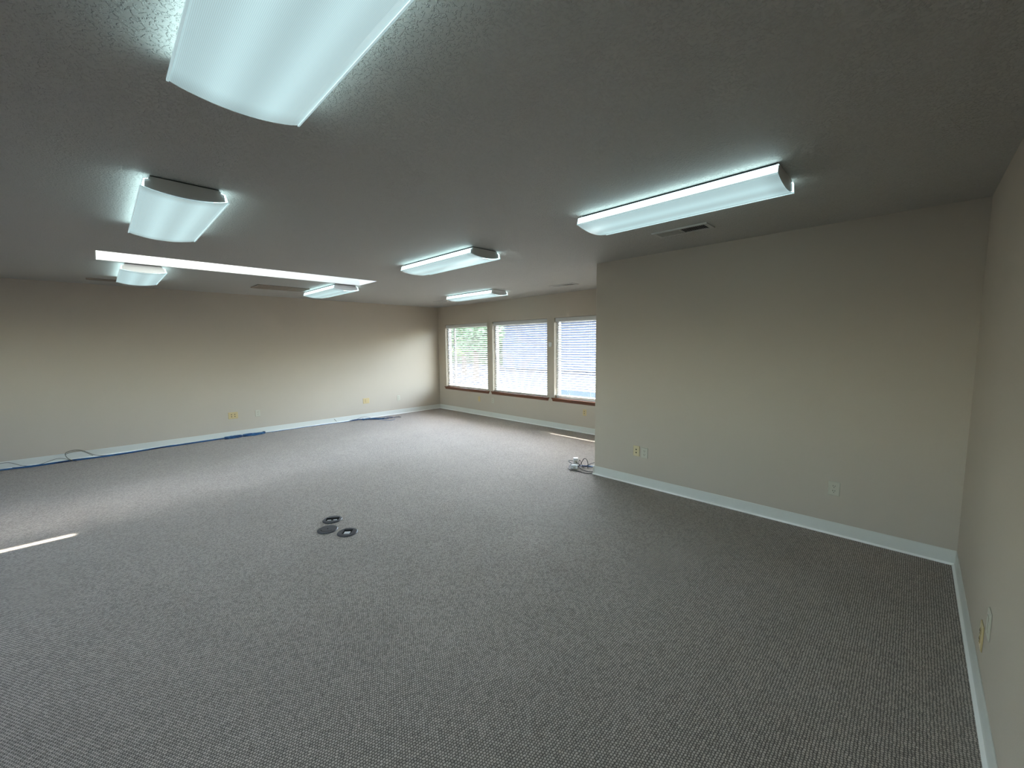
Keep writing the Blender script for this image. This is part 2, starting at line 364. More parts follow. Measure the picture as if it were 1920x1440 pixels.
# ------------------------------------------------------------------ windows, sills and blinds
def make_window(i, x0, x1):
    yg = YW+0.10
    bm = bmesh.new()
    z0, z1 = WZ0, WZ1; fw = 0.045
    box(bm, x0, x0+fw, yg-0.03, yg+0.04, z0, z1); box(bm, x1-fw, x1, yg-0.03, yg+0.04, z0, z1)
    box(bm, x0+fw, x1-fw, yg-0.03, yg+0.04, z0, z0+fw); box(bm, x0+fw, x1-fw, yg-0.03, yg+0.04, z1-fw, z1)
    fr = struct('window_%d' % i, bm, M['vinyl'])
    bm = bmesh.new(); box(bm, x0+fw, x1-fw, yg+0.005, yg+0.009, z0+fw, z1-fw); obj('window_pane', bm, M['glass'], fr)
    if i == 1:
        bm = bmesh.new(); xm = x0+0.24   # meeting stile of the sliding sash
        box(bm, xm-0.025, xm+0.025, yg-0.025, yg+0.003, z0+fw, z1-fw)
        obj('sash_stile', bm, M['vinyl'], fr)
    # stained wooden stool with a mitred apron under it
    bm = bmesh.new()
    box(bm, x0-0.055, x1+0.055, YW-0.022, YW, z0-0.020, z0)
    box(bm, x0+0.001, x1-0.001, YW, YW+0.07, z0-0.020, z0)
    A = [(x0-0.045, z0-0.020), (x1+0.045, z0-0.020), (x1+0.030, z0-0.062), (x0-0.030, z0-0.062)]
    f_ = [bm.verts.new((p[0], YW-0.015, p[1])) for p in A]; b_ = [bm.verts.new((p[0], YW, p[1])) for p in A]
    for k in range(4): bm.faces.new((f_[k], f_[(k+1)%4], b_[(k+1)%4], b_[k]))
    bm.faces.new(f_); bm.faces.new(b_[::-1])
    obj('window_sill', bm, M['wood'], fr, bevel=0.003)
for i, (a, b) in enumerate(WINS): make_window(i+1, a, b)

def make_blind(x0, x1, zbot, label, rail_gap=0.034):
    yc = YW+0.052; W = x1-x0-0.03; xm = (x0+x1)/2
    root = thing('window_blind', label, 'window blind', (xm, yc, WZ1), group=None)
    hw = W/2
    bm = bmesh.new(); box(bm, -hw, hw, -0.026, 0.026, -0.045, -0.003); obj('headrail', bm, M['vinyl'], root, bevel=0.003)
    bm = bmesh.new(); box(bm, -hw-0.003, hw+0.003, -0.040, -0.030, -0.076, -0.003)
    box(bm, -hw-0.003, -hw+0.005, -0.030, 0.02, -0.076, -0.045); box(bm, hw-0.005, hw+0.003, -0.030, 0.02, -0.076, -0.045)
    obj('valance', bm, M['slat'], root, bevel=0.003)
    tilt = math.radians(24); c, s = math.cos(tilt), math.sin(tilt)
    top = -0.085; bottom = zbot-WZ1+rail_gap; n = round((top-bottom)/0.0435)+1; pitch = (top-bottom)/(n-1); bm = bmesh.new(); zlast = top
    for k in range(n):
        z = top-k*pitch; zlast = z
        pts = [(-0.025, 0.0), (-0.013, 0.0022), (0, 0.003), (0.013, 0.0022), (0.025, 0.0)]   # crowned slat
        up = [(p*c - q*s, p*s + q*c) for p, q in pts]; lo = [(p*c - (q-0.0024)*s, p*s + (q-0.0024)*c) for p, q in pts][::-1]
        prism(bm, [(a, z+b_) for a, b_ in up+lo], -hw, hw)
    obj('slats', bm, M['slat'], root)
    bm = bmesh.new(); zb = zbot-WZ1; box(bm, -hw, hw, -0.024, 0.024, zb, zb+0.015); obj('bottom_rail', bm, M['slat'], root, bevel=0.004)
    for fx in (-0.62, 0.0, 0.62):
        bm = bmesh.new()
        for yy in (-0.027, 0.027): cyl(bm, (fx*hw, yy), 0.0011, zb+0.01, -0.045, 6)
        obj('ladder_cord', bm, M['vinyl'], root)
    bm = bmesh.new(); cyl(bm, (hw-0.07, -0.034), 0.0016, -0.75, -0.045, 6); cyl(bm, (hw-0.07, -0.034), 0.005, -0.80, -0.75, 10, r2=0.003)
    obj('lift_cord', bm, M['vinyl'], root)
    bm = bmesh.new(); cyl(bm, (-hw+0.07, -0.034), 0.004, -0.70, -0.045, 8); obj('tilt_wand', bm, M['vinyl'], root)
    return root
make_blind(*WINS[0], WZ0+0.004, 'white slatted blind in the window nearest the far left corner, green leaves behind it')
make_blind(*WINS[1], WZ0+0.004, 'white slatted blind in the middle of the three windows')
make_blind(*WINS[2], WZ0+0.040, 'white slatted blind in the window half hidden behind the partition wall', rail_gap=0.132)

# ------------------------------------------------------------------ ceiling lights
def make_light(loc, label):
    root = thing('ceiling_light', label, 'ceiling light', loc, group='surface mounted two-tube ceiling lights')
    bm = bmesh.new(); box(bm, -0.592, 0.592, -0.150, 0.150, -0.016, -0.002); obj('shadow_gap', bm, M['dark_gap'], root)  # black slab painted in for the shadow gap between housing and ceiling
    bm = bmesh.new(); prism(bm, [(-0.150, -0.010), (0.150, -0.010), (0.155, -0.020), (0.10, -0.045), (-0.10, -0.045), (-0.155, -0.020)], -0.588, 0.588)
    obj('housing', bm, M['white_metal'], root)
    arc = lambda w_, ze, zc, n=14: [(-w_+2*w_*k/n, zc+(ze-zc)*abs(2*k/n-1)**2.0) for k in range(n+1)]
    for s in (-1, 1):
        prof = [(-0.150, -0.006), (-0.172, -0.026), (-0.176, -0.062)] + arc(0.174, -0.064, -0.084)[1:-1] + [(0.176, -0.062), (0.172, -0.026), (0.150, -0.006)]
        bm = bmesh.new(); xa, xb = sorted((s*0.588, s*0.596)); prism(bm, prof, xa, xb); obj('end_cap', bm, M['white_metal'], root)
    outer = [(-0.160, -0.020), (-0.180, -0.024), (-0.191, -0.066)] + arc(0.191, -0.068, -0.094)[1:-1] + [(0.191, -0.066), (0.180, -0.024), (0.160, -0.020)]
    inner = [(p[0]*0.983, p[1]+0.003) for p in outer]
    bm = bmesh.new(); g = []
    for x in (-0.603, 0.603): g.append(([bm.verts.new((x, *p)) for p in outer], [bm.verts.new((x, *p)) for p in inner]))
    (o0, i0), (o1, i1) = g
    for k in range(len(outer)-1):
        bm.faces.new((o0[k], o0[k+1], o1[k+1], o1[k])); bm.faces.new((i0[k], i1[k], i1[k+1], i0[k+1]))
        bm.faces.new((o0[k], i0[k], i0[k+1], o0[k+1])); bm.faces.new((o1[k], o1[k+1], i1[k+1], i1[k]))
    for k in (0, -1): bm.faces.new((o0[k], o1[k], i1[k], i0[k]))
    obj('lens', bm, M['lens'], root)
    bm = bmesh.new()   # moulded ridges along both lower edges
    for s in (-1, 1): prism(bm, [(s*0.189, -0.062), (s*0.1945, -0.064), (s*0.1945, -0.070), (s*0.188, -0.071)], -0.6035, 0.6035)
    obj('lens_rib', bm, M['rib'], root)
    return root
L0 = make_light((-1.115, 0.405, H), 'nearest and largest ceiling light, cut off by the top edge of the photo')
for (x, y, lab) in [(-3.50, 0.405, 'ceiling light between the nearest light and the skylight, dark end cap showing'),
                    (-6.62, 0.41, 'ceiling light beyond the left end of the skylight'),
                    (-1.145, 2.62, 'ceiling light above the partition wall, next to the small square vent'),
                    (-3.545, 2.63, 'ceiling light in the middle of the room between partition and skylight'),
                    (-6.63, 2.63, 'ceiling light partly behind the right end of the skylight'),
                    (-5.55, 4.72, 'ceiling light nearest the windows')]:
    dup(L0, (x, y, H), lab)

# ------------------------------------------------------------------ ceiling vents
def register(x0, x1, y0, y1, label, halves=True, mat='vent_white', axis='x', n=13):
    cx, cy = (x0+x1)/2, (y0+y1)/2; hx, hy = (x1-x0)/2, (y1-y0)/2
    r = thing('ceiling_vent', label, 'air vent', (cx, cy, H), group='ceiling air vents')
    bm = bmesh.new(); b = 0.028
    prism(bm, [(-hy, -0.001), (-hy, -0.004), (-hy+0.006, -0.010), (-hy+b, -0.010), (-hy+b, -0.001)], -hx, hx)
    prism(bm, [(hy, -0.001), (hy, -0.004), (hy-0.006, -0.010), (hy-b, -0.010), (hy-b, -0.001)], -hx, hx)
    box(bm, -hx, -hx+b, -hy+b, hy-b, -0.010, -0.001); box(bm, hx-b, hx, -hy+b, hy-b, -0.010, -0.001)
    obj('vent_frame', bm, M[mat], r)
    bm = bmesh.new(); box(bm, -hx+b, hx-b, -hy+b, hy-b, -0.0025, -0.001); obj('duct', bm, M['vent_dark'], r)
    bm = bmesh.new()
    L = 2*(hx-b)
    for k in range(n*2):
        x = -hx+b + L*(k+0.5)/(2*n); sgn = 1 if k < n else -1; t = 0.0012; d = 0.0055
        if abs(x) < 0.008 and halves: continue
        vs = [(x-t-sgn*d, -0.0095), (x+t-sgn*d, -0.0095), (x+t+sgn*d*0.5, -0.003), (x-t+sgn*d*0.5, -0.003)]
        A = [bm.verts.new((p[0], -hy+b, p[1])) for p in vs]; B = [bm.verts.new((p[0], hy-b, p[1])) for p in vs]
        for q in range(4): bm.faces.new((A[q], A[(q+1)%4], B[(q+1)%4], B[q]))
    obj('louvers', bm, M[mat], r)
    bm = bmesh.new(); box(bm, -0.005, 0.005, -hy+b, hy-b, -0.011, -0.002); obj('divider', bm, M[mat], r)
    return r
register(-1.61, -1.175, 3.27, 3.455, 'white two-way ceiling vent in front of the partition wall')
register(-4.10, -3.67, 4.96, 5.15, 'white ceiling vent near the window wall, above the third window')
register(-7.16, -6.80, 4.93, 5.11, 'white ceiling vent in the far corner beside the light nearest the windows')
register(-7.72, -7.56, -0.05, 0.46, 'slim dark ceiling vent over the left wall, beside the skylight end light', mat='vent_brown', halves=False)
# long bronze return grille
r = thing('return_grille', 'brown three-panel return air grille in the ceiling between skylight and left wall', 'air grille', (-6.98, 2.03, H))
bm = bmesh.new(); hx, hy, b = 0.20, 0.355, 0.022
for q in ((-hx, hx, -hy, -hy+b), (-hx, hx, hy-b, hy), (-hx, -hx+b, -hy+b, hy-b), (hx-b, hx, -hy+b, hy-b)): box(bm, *q, -0.016, -0.001)
obj('grille_frame', bm, M['vent_brown'], r, bevel=0.002)
bm = bmesh.new(); box(bm, -hx+b, hx-b, -hy+b, hy-b, -0.003, -0.001); obj('filter', bm, M['vent_dark'], r)
for yy in (-0.118, 0.118):
    bm = bmesh.new(); box(bm, -hx+b, hx-b, yy-0.009, yy+0.009, -0.015, -0.003); obj('crossbar', bm, M['vent_brown'], r)
bm = bmesh.new()
for k in range(22):
    x = -hx+b+(2*(hx-b))*(k+0.5)/22
    A = [bm.verts.new((x+p, -hy+b, z)) for p, z in ((-0.006, -0.013), (-0.0045, -0.013), (0.005, -0.004), (0.0035, -0.004))]
    B = [bm.verts.new((x+p, hy-b, z)) for p, z in ((-0.006, -0.013), (-0.0045, -0.013), (0.005, -0.004), (0.0035, -0.004))]
    for q in range(4): bm.faces.new((A[q], A[(q+1)%4], B[(q+1)%4], B[q]))
obj('louvers', bm, M['vent_brown'], r)

# ------------------------------------------------------------------ wall plates  (local: face toward -y, z up)
def plate_body(bm, w_, h_=0.114):
    a, b = w_/2, h_/2; e = 0.005
    vs0 = [(-a, -b), (a, -b), (a, b), (-a, b)]; vs1 = [(-a+e, -b+e), (a-e, -b+e), (a-e, b-e), (-a+e, b-e)]
    A = [bm.verts.new((x, -0.001, z)) for x, z in vs0]; B = [bm.verts.new((x, -0.003, z)) for x, z in vs0]; C_ = [bm.verts.new((x, -0.0065, z)) for x, z in vs1]
    for k in range(4):
        bm.faces.new((A[k], A[(k+1)%4], B[(k+1)%4], B[k])); bm.faces.new((B[k], B[(k+1)%4], C_[(k+1)%4], C_[k]))
    bm.faces.new(C_); bm.faces.new(A[::-1])
def receptacle(parent, x, mat):
    for s in (1, -1):
        zc = s*0.0195
        bm = bmesh.new(); cyl(bm, (x, 0, zc), 0.0165, -0.0085, -0.006, 20, axis='y'); o = obj('receptacle', bm, mat, parent)
        bm = bmesh.new()
        box(bm, x-0.0080, x-0.0050, -0.0092, -0.0080, zc-0.001, zc+0.009); box(bm, x+0.0050, x+0.0080, -0.0092, -0.0080, zc+0.000, zc+0.008)
        cyl(bm, (x, 0, zc-0.0085), 0.0028, -0.0092, -0.0080, 10, axis='y')
        obj('slots', bm, M['slot'], o)
def jacks(parent, x, mat):
    for s in (1, -1):
        zc = s*0.017
        bm = bmesh.new(); box(bm, x-0.010, x+0.010, -0.0085, -0.006, zc-0.010, zc+0.010); o = obj('data_jack', bm, mat, parent)
        bm = bmesh.new(); box(bm, x-0.0065, x+0.0065, -0.0093, -0.0080, zc-0.006, zc+0.006); obj('jack_opening', bm, M['slot'], o)
def wall_plate(kind, mat, loc, rz, label, name='wall_outlet', cat='wall outlet'):
    r = thing(name, label, cat, loc, rz)
    m = M[mat]; bm = bmesh.new(); plate_body(bm, 0.140 if '2' in kind else 0.076); obj('cover_plate', bm, m, r)
    if kind == '2': receptacle(r, -0.023*0-0.024, m); receptacle(r, 0.024, m)
    if kind == '2j': jacks(r, -0.024, m); bm = bmesh.new(); box(bm, 0.006, 0.046, -0.0085, -0.0060, -0.034, 0.034); obj('blank_insert', bm, m, r)
    if kind == '2jj': jacks(r, -0.024, m); jacks(r, 0.024, m)
    if kind == 'd': receptacle(r, 0, m)
    if kind == 'j': jacks(r, 0, m)
    if kind == 'b':
        bm = bmesh.new(); box(bm, -0.016, 0.016, -0.0085, -0.0060, -0.033, 0.033); obj('blank_insert', bm, m, r)
    return r
RL = math.pi/2      # on the left wall (faces +x)
RR = -math.pi/2     # on the right wall (faces -x)
wall_plate('2jj', 'almond', (XL, 1.536, 0.374), RL, 'double almond data plate on the left wall above the tied blue coil', 'data_plate', 'wall plate')
wall_plate('d', 'plate_white', (XL, 1.905, 0.368), RL, 'white outlet on the left wall just right of the wide almond plate with four holes')
wall_plate('2j', 'almond', (XL, 3.925, 0.377), RL, 'double almond plate on the left wall above the loose cable tangle', 'data_plate', 'wall plate')
wall_plate('d', 'plate_white', (XL, 4.690, 0.366), RL, 'white outlet on the left wall nearest the far corner')
wall_plate('b', 'almond', (-6.795, YW, 0.354), 0, 'tan blank plate below the window nearest the corner', 'data_plate', 'wall plate')
wall_plate('d', 'plate_white', (-6.345, YW, 0.360), 0, 'pale outlet on the window wall between first and middle window')
wall_plate('j', 'almond', (-4.010, YW, 0.360), 0, 'almond plate with two dark holes under the window beside the partition', 'data_plate', 'wall plate')
wall_plate('j', 'ivory', (-2.098, YP, 0.376), 0, 'almond two-hole plate on the partition, left of its neighbour outlet', 'data_plate', 'wall plate')
wall_plate('d', 'plate_white', (-2.004, YP, 0.369), 0, 'pale outlet on the partition, directly right of the almond plate')
wall_plate('d', 'plate_white', (-0.399, YP, 0.375), 0, 'lone outlet on the right half of the partition wall')
wall_plate('d', 'almond', (XR, 2.625, 0.250), RR, 'almond outlet seen edge-on low on the right wall')
wall_plate('b', 'plate_white', (XR, 2.470, 0.385), RR, 'painted-over blank plate seen edge-on, higher of two on the right wall', 'data_plate', 'wall plate')

# small white sensor between the second and third windows
r = thing('wall_sensor', 'small white sensor box on the wall between the middle and right windows', 'sensor', (-4.765, YW, 1.535))
bm = bmesh.new(); box(bm, -0.032, 0.032, -0.026, -0.001, -0.042, 0.042); obj('sensor_case', bm, M['adapter'], r, bevel=0.005)
bm = bmesh.new(); cyl(bm, (0, 0, 0.015), 0.006, -0.0275, -0.0255, 12, axis='y'); obj('indicator', bm, M['plate_white'], r)

# ------------------------------------------------------------------ floor boxes
def floor_box(loc, rz, kind, label):
    r = thing('floor_box', label, 'floor outlet', loc, rz, 'round floor boxes')
    R = 0.082
    bm = bmesh.new()   # domed ring, lathe
    prof = [(R, 0.001), (R, 0.003), (R-0.006, 0.008), (R-0.016, 0.010), (0.0, 0.010)]
    if kind == 'closed':
        n = 40; rings = [[bm.verts.new((p[0]*math.cos(2*math.pi*k/n), p[0]*math.sin(2*math.pi*k/n), p[1])) for k in range(n)] for p in prof[:-1]]
        for a, b in zip(rings, rings[1:]):
            for k in range(n): bm.faces.new((a[k], a[(k+1)%n], b[(k+1)%n], b[k]))
        bm.faces.new(rings[-1])
        obj('lid', bm, M['floorbox'], r)
        bm = bmesh.new()
        for k in range(16):
            a0 = math.radians(200+k*8); a1 = math.radians(200+(k+1)*8)
            q = [bm.verts.new((rr*math.cos(a), rr*math.sin(a), 0.0112)) for rr, a in ((0.050, a0), (0.056, a0), (0.056, a1), (0.050, a1))]; bm.faces.new(q)
        obj('finger_slot', bm, M['slot'], r)
        bm = bmesh.new(); cyl(bm, (0, 0), 0.004, 0.0100, 0.0118, 10); obj('screw', bm, M['slot'], r)
    else:
        a, b = (0.056, 0.030) if kind == 'wide' else (0.036, 0.040)
        n = 48; per = []
        for k in range(n):
            t = 2*math.pi*k/n; cx, sx = math.cos(t), math.sin(t)
            s = 1/max(abs(cx)/a, abs(sx)/b); per.append((cx*s, sx*s))
        outer = [[bm.verts.new((p[0]*math.cos(2*math.pi*k/n), p[0]*math.sin(2*math.pi*k/n), p[1])) for k in range(n)] for p in prof[:-1]]
        inn = [bm.verts.new((p[0], p[1], 0.010)) for p in per]; inb = [bm.verts.new((p[0], p[1], 0.0012)) for p in per]
        rings = outer+[inn, inb]
        for q, s in zip(rings, rings[1:]):
            for k in range(n): bm.faces.new((q[k], q[(k+1)%n], s[(k+1)%n], s[k]))
        obj('cover_ring', bm, M['floorbox'], r)
        bm = bmesh.new(); box(bm, -a, a, -b, b, 0.0008, 0.0016); obj('recess', bm, M['slot'], r)
        for s in (-1, 1):
            bm = bmesh.new()
            if kind == 'wide': box(bm, s*0.025-0.015, s*0.025+0.015, -b+0.002, -b+0.022, 0.0016, 0.0065)
            else: box(bm, -0.023, 0.023, -0.016+s*0.0135-0.0085, -0.016+s*0.0135+0.0085, 0.0016, 0.0075)
            obj('receptacle', bm, M['adapter'], r, bevel=0.001)
    return r
floor_box((-3.605, 1.350, 0), math.radians(56), 'wide', 'open round floor box farthest from the camera, wide recess with white sockets')
floor_box((-3.436, 1.243, 0), math.radians(50), 'closed', 'closed round floor box with a curved slot, left of the trio')
floor_box((-3.262, 1.336, 0), math.radians(50), 'square', 'open round floor box on the right with a square recess and two white sockets')

# ------------------------------------------------------------------ cables
def cable(name, pts, rad, mat, label=None, cat='cable', parent=None, group=None, res=10):
    cu = bpy.data.curves.new(name, 'CURVE'); cu.dimensions = '3D'; cu.bevel_depth = rad; cu.bevel_resolution = 2; cu.resolution_u = res; cu.use_fill_caps = True
    s = cu.splines.new('NURBS'); s.points.add(len(pts)-1); s.order_u = 4; s.use_endpoint_u = True
    for p, q in zip(s.points, pts): p.co = (*q, 1)
    tmp = bpy.data.objects.new(name+'_path', cu); COL.objects.link(tmp)
    dg = bpy.context.evaluated_depsgraph_get(); me = bpy.data.meshes.new_from_object(tmp.evaluated_get(dg))
    bpy.data.objects.remove(tmp); bpy.data.curves.remove(cu)
    me.materials.clear(); me.materials.append(mat); me.name = name
    for p in me.polygons: p.use_smooth = True
    o = bpy.data.objects.new(name, me); COL.objects.link(o)
    if parent: o.parent = parent
    else: tag(o, label, cat, group)
    return o
def run_x(y):   # distance of the bundle from the wall along y, read off the photo
    P = [(-4.1, -8.22), (-1.6, -8.235), (-1.0, -8.232), (-0.87, -8.19), (-0.73, -8.15), (-0.5, -8.17), (-0.3, -8.17), (-0.1, -8.13), (0.2, -8.14), (0.5, -8.20), (0.9, -8.215), (1.4, -8.235), (2.0, -8.225), (2.7, -8.215), (3.3, -8.20), (3.6, -8.17), (4.0, -8.10)]
    for (a, xa), (b, xb) in zip(P, P[1:]):
        if a <= y <= b: return xa+(xb-xa)*(y-a)/(b-a)
    return P[-1][1]
r = thing('network_cable_bundle', 'dark blue network cable bundle lying along the foot of the left wall', 'cable bundle', (0, 0, 0))
for j, (ya, yb, dx, z, m, rd) in enumerate([(-1.9, 3.5, 0.000, 0.006, 'blue', 0.0045), (-1.9, 1.62, 0.010, 0.006, 'navy', 0.0050), (-1.9, 1.62, 0.004, 0.015, 'blue', 0.0045), (-1.2, 1.5, 0.020, 0.006, 'blue', 0.0042), (-0.9, 0.75, -0.006, 0.014, 'navy', 0.0045)]):
    pts = []; y = ya
    while y < yb:
        pts.append((max(XL+0.022, run_x(y)+dx+random.uniform(-0.010, 0.010)), y, z+random.uniform(0, 0.004))); y += random.uniform(0.10, 0.18)
    pts.append((run_x(yb)+dx, yb, z)); cable('cable_strand', pts, rd, M[m], parent=r)
# grey cable rising in loops
cable('grey_cable', [(-8.22, -1.12, 0.05), (-8.215, -1.04, 0.085), (-8.215, -0.96, 0.10), (-8.21, -0.90, 0.085), (-8.20, -0.83, 0.03), (-8.18, -0.76, 0.014), (-8.17, -0.66, 0.014), (-8.18, -0.58, 0.045), (-8.19, -0.50, 0.066), (-8.18, -0.43, 0.045), (-8.15, -0.38, 0.012), (-8.05, -0.33, 0.008)], 0.0032, M['greycable'],
      'thin grey cable arching low against the left wall baseboard at the photo edge')
cable('grey_cable', [(-8.14, -0.37, 0.018), (-8.19, -0.41, 0.03), (-8.215, -0.43, 0.075), (-8.215, -0.44, 0.12), (-8.215, -0.37, 0.145), (-8.21, -0.29, 0.14), (-8.20, -0.22, 0.09), (-8.18, -0.15, 0.03), (-8.15, -0.08, 0.018), (-8.13, 0.05, 0.02)], 0.0040, M['greycable'],
      'grey cable standing up in a tall loop over the left wall baseboard')
cable('grey_cable', [(-8.21, -0.43, 0.10), (-8.218, -0.36, 0.128), (-8.218, -0.29, 0.128), (-8.21, -0.24, 0.095), (-8.19, -0.17, 0.03)], 0.0032, M['greycable'],
      'thinner grey cable following inside the tall loop by the left wall')
# tied coil
r = thing('cable_coil', 'flattened blue cable coil with a white tie, beneath the wide almond plate', 'cable coil', (0, 0, 0))
def oval(cy, cx, ly, lx, z, jitter, turns, phase=0.0, n=16):
    pts = []
    for k in range(int(turns*n)+1):
        a = phase+2*math.pi*k/n; f = 1+random.uniform(-jitter, jitter)
        waist = 0.45+0.55*abs(math.cos(a))if False else 1
        pts.append((max(XL+0.02, cx+lx*f*math.sin(a)*waist), cy+ly*f*math.cos(a), z+0.012*math.sin(a*1.7+phase)+random.uniform(0, 0.008)))
    return pts
cable('cable_strand', oval(1.79, -8.175, 0.17, 0.055, 0.018, 0.22, 4.0), 0.0045, M['blue'], parent=r)
cable('cable_strand', oval(1.52, -8.185, 0.13, 0.050, 0.016, 0.25, 3.0, 1.0), 0.0045, M['blue'], parent=r)
cable('cable_strand', oval(1.66, -8.180, 0.26, 0.050, 0.010, 0.18, 2.0, 2.0), 0.0045, M['navy'], parent=r)
bm = bmesh.new()
for k in range(10):
    a0, a1 = 2*math.pi*k/10, 2*math.pi*(k+1)/10
    q = [bm.verts.new((-8.19+0.038*math.cos(a), 1.625+dy, 0.024+0.022*math.sin(a))) for a, dy in ((a0, -0.007), (a1, -0.007), (a1, 0.007), (a0, 0.007))]; bm.faces.new(q)
bmesh.ops.remove_doubles(bm, verts=bm.verts, dist=1e-5); bmesh.ops.solidify(bm, geom=bm.faces, thickness=0.002)
obj('cable_tie', bm, M['adapter'], r)
bm = bmesh.new(); bmesh.ops.create_icosphere(bm, subdivisions=2, radius=0.019, matrix=Matrix.Translation((-8.215, 1.965, 0.022)) @ Matrix.Scale(1.5, 4, (0, 1, 0))); obj('connector_boot', bm, M['navy'], r, smooth=True)
cable('cable_strand', [(-8.19, 1.82, 0.02), (-8.21, 1.90, 0.02), (-8.215, 1.96, 0.022)], 0.007, M['navy'], parent=r)
# loose tangle near the far corner
r = thing('cable_tangle', 'loose blue cable tangle on the carpet near the far corner', 'cable tangle', (0, 0, 0))
for k in range(7):
    pts = [(-8.18, 3.50, 0.01)]
    for q, (x, y) in enumerate([(-8.17, 3.62), (-8.10, 3.78), (-8.02, 3.92), (-7.92, 4.05), (-7.84, 4.14)]):
        pts.append((x+random.uniform(-0.07, 0.07), y+random.uniform(-0.05, 0.05), 0.008+random.uniform(0, 0.03)))
    cable('cable_strand', pts, 0.0042, M['blue' if k % 3 else 'navy'], parent=r)
cable('cable_strand', [(-7.96, 3.98, 0.01), (-7.80, 4.02, 0.012), (-7.68, 4.06, 0.01), (-7.60, 4.14, 0.01), (-7.66, 4.24, 0.01), (-7.78, 4.31, 0.01), (-7.95, 4.35, 0.012), (-8.07, 4.32, 0.012), (-8.05, 4.18, 0.01), (-7.9, 4.05, 0.012)], 0.0036, M['blue'], parent=r)
cable('cable_strand', [(-7.88, 4.10, 0.02), (-7.82, 4.30, 0.01), (-7.98, 4.43, 0.01), (-7.93, 4.51, 0.01), (-7.80, 4.48, 0.01), (-7.76, 4.42, 0.01), (-7.86, 4.36, 0.01), (-7.97, 4.22, 0.014)], 0.0036, M['navy'], parent=r)
cable('cable_strand', [(-8.17, 3.66, 0.03), (-8.19, 3.76, 0.055), (-8.20, 3.87, 0.055), (-8.15, 3.95, 0.015), (-8.0, 4.0, 0.01)], 0.0036, M['navy'], parent=r)
bm = bmesh.new()
for k in range(8):
    a0, a1 = 2*math.pi*k/8, 2*math.pi*(k+1)/8
    q = [bm.verts.new((-8.10+0.03*math.cos(a), 3.76+dy, 0.020+0.02*math.sin(a))) for a, dy in ((a0, -0.006), (a1, -0.006), (a1, 0.006), (a0, 0.006))]; bm.faces.new(q)
bmesh.ops.remove_doubles(bm, verts=bm.verts, dist=1e-5); bmesh.ops.solidify(bm, geom=bm.faces, thickness=0.002)
obj('cable_tie', bm, M['blue'], r)
bm = bmesh.new(); vs = box(bm, -0.002, 0.002, -0.004, 0.004, -0.035, 0.035)
o = obj('cable_clip', bm, M['greycable'], loc=(XL+0.0075, 3.255, 0.052)); o.rotation_euler = (math.radians(38), 0, 0)
tag(o, 'short dark clip on the left baseboard, left of the loose cable tangle', 'cable clip')

# power adapters and cords at the end of the partition
r = thing('power_adapter', 'upright white power adapter among black cords by the partition end', 'power adapter', (-3.040, 4.222, 0), math.radians(42))
bm = bmesh.new(); box(bm, -0.029, 0.029, -0.022, 0.022, 0.004, 0.078); obj('adapter_case', bm, M['adapter'], r, bevel=0.006, segs=3)
bm = bmesh.new(); box(bm, -0.018, 0.018, -0.024, -0.021, 0.018, 0.048); obj('socket_panel', bm, M['plate_white'], r, bevel=0.001)
r = thing('power_adapter', 'white rounded adapter lying tilted in front of the upright adapter', 'power adapter', (-2.935, 4.045, 0), math.radians(38))
bm = bmesh.new(); prism(bm, [(-0.036, 0.004), (0.036, 0.004), (0.036, 0.022), (0.020, 0.046), (-0.008, 0.054), (-0.030, 0.044)], -0.040, 0.040); obj('adapter_case', bm, M['adapter'], r, bevel=0.010, segs=3)
bm = bmesh.new(); box(bm, -0.014, 0.014, -0.038, -0.033, 0.014, 0.032); obj('socket_panel', bm, M['plate_white'], r, bevel=0.001)
cable('black_cable', [(-2.645, 4.16, 0.006), (-2.68, 4.075, 0.006), (-2.74, 4.035, 0.006), (-2.84, 4.046, 0.008), (-2.89, 4.08, 0.02), (-2.912, 4.12, 0.03), (-2.90, 4.15, 0.02)], 0.0042, M['blackcord'],
      'short black cord from the adapters to the partition end', 'power cord')
cable('black_cable', [(-2.643, 4.20, 0.006), (-2.648, 4.02, 0.006), (-2.686, 3.953, 0.006), (-2.789, 3.973, 0.006), (-2.879, 3.972, 0.006), (-2.915, 3.935, 0.006), (-2.985, 3.99, 0.006), (-3.050, 4.117, 0.008), (-3.070, 4.185, 0.012), (-3.105, 4.175, 0.015), (-3.170, 4.232, 0.015), (-3.172, 4.265, 0.012), (-3.09, 4.25, 0.02), (-3.00, 4.19, 0.03), (-2.93, 4.15, 0.03), (-2.88, 4.13, 0.02)], 0.0042, M['blackcord'],
      'long black cord looping around the white adapters', 'power cord')
cable('black_cable', [(-2.90, 4.09, 0.02), (-2.86, 4.07, 0.055), (-2.835, 4.07, 0.105), (-2.80, 4.07, 0.160), (-2.765, 4.075, 0.135), (-2.762, 4.09, 0.085), (-2.78, 4.11, 0.05), (-2.80, 4.14, 0.01)], 0.0038, M['blackcord'],
      'black cord standing up in a pointed loop by the partition end', 'power cord')
cable('black_cable', [(-2.90, 4.10, 0.03), (-2.893, 4.085, 0.075), (-2.886, 4.08, 0.12), (-2.868, 4.08, 0.105), (-2.855, 4.09, 0.06), (-2.845, 4.11, 0.01)], 0.0034, M['blackcord'],
      'small black cord loop just right of the upright adapter', 'power cord')
cable('black_cable', [(-2.89, 4.15, 0.01), (-2.855, 4.22, 0.012), (-2.86, 4.30, 0.03), (-2.80, 4.36, 0.035), (-2.70, 4.45, 0.02), (-2.66, 4.55, 0.01)], 0.0042, M['blackcord'],
      'black cord running back along the partition return wall', 'power cord')
r = thing('patch_cable_bundle', 'navy blue cable bundle between the adapters and the partition end', 'cable bundle', (0, 0, 0))
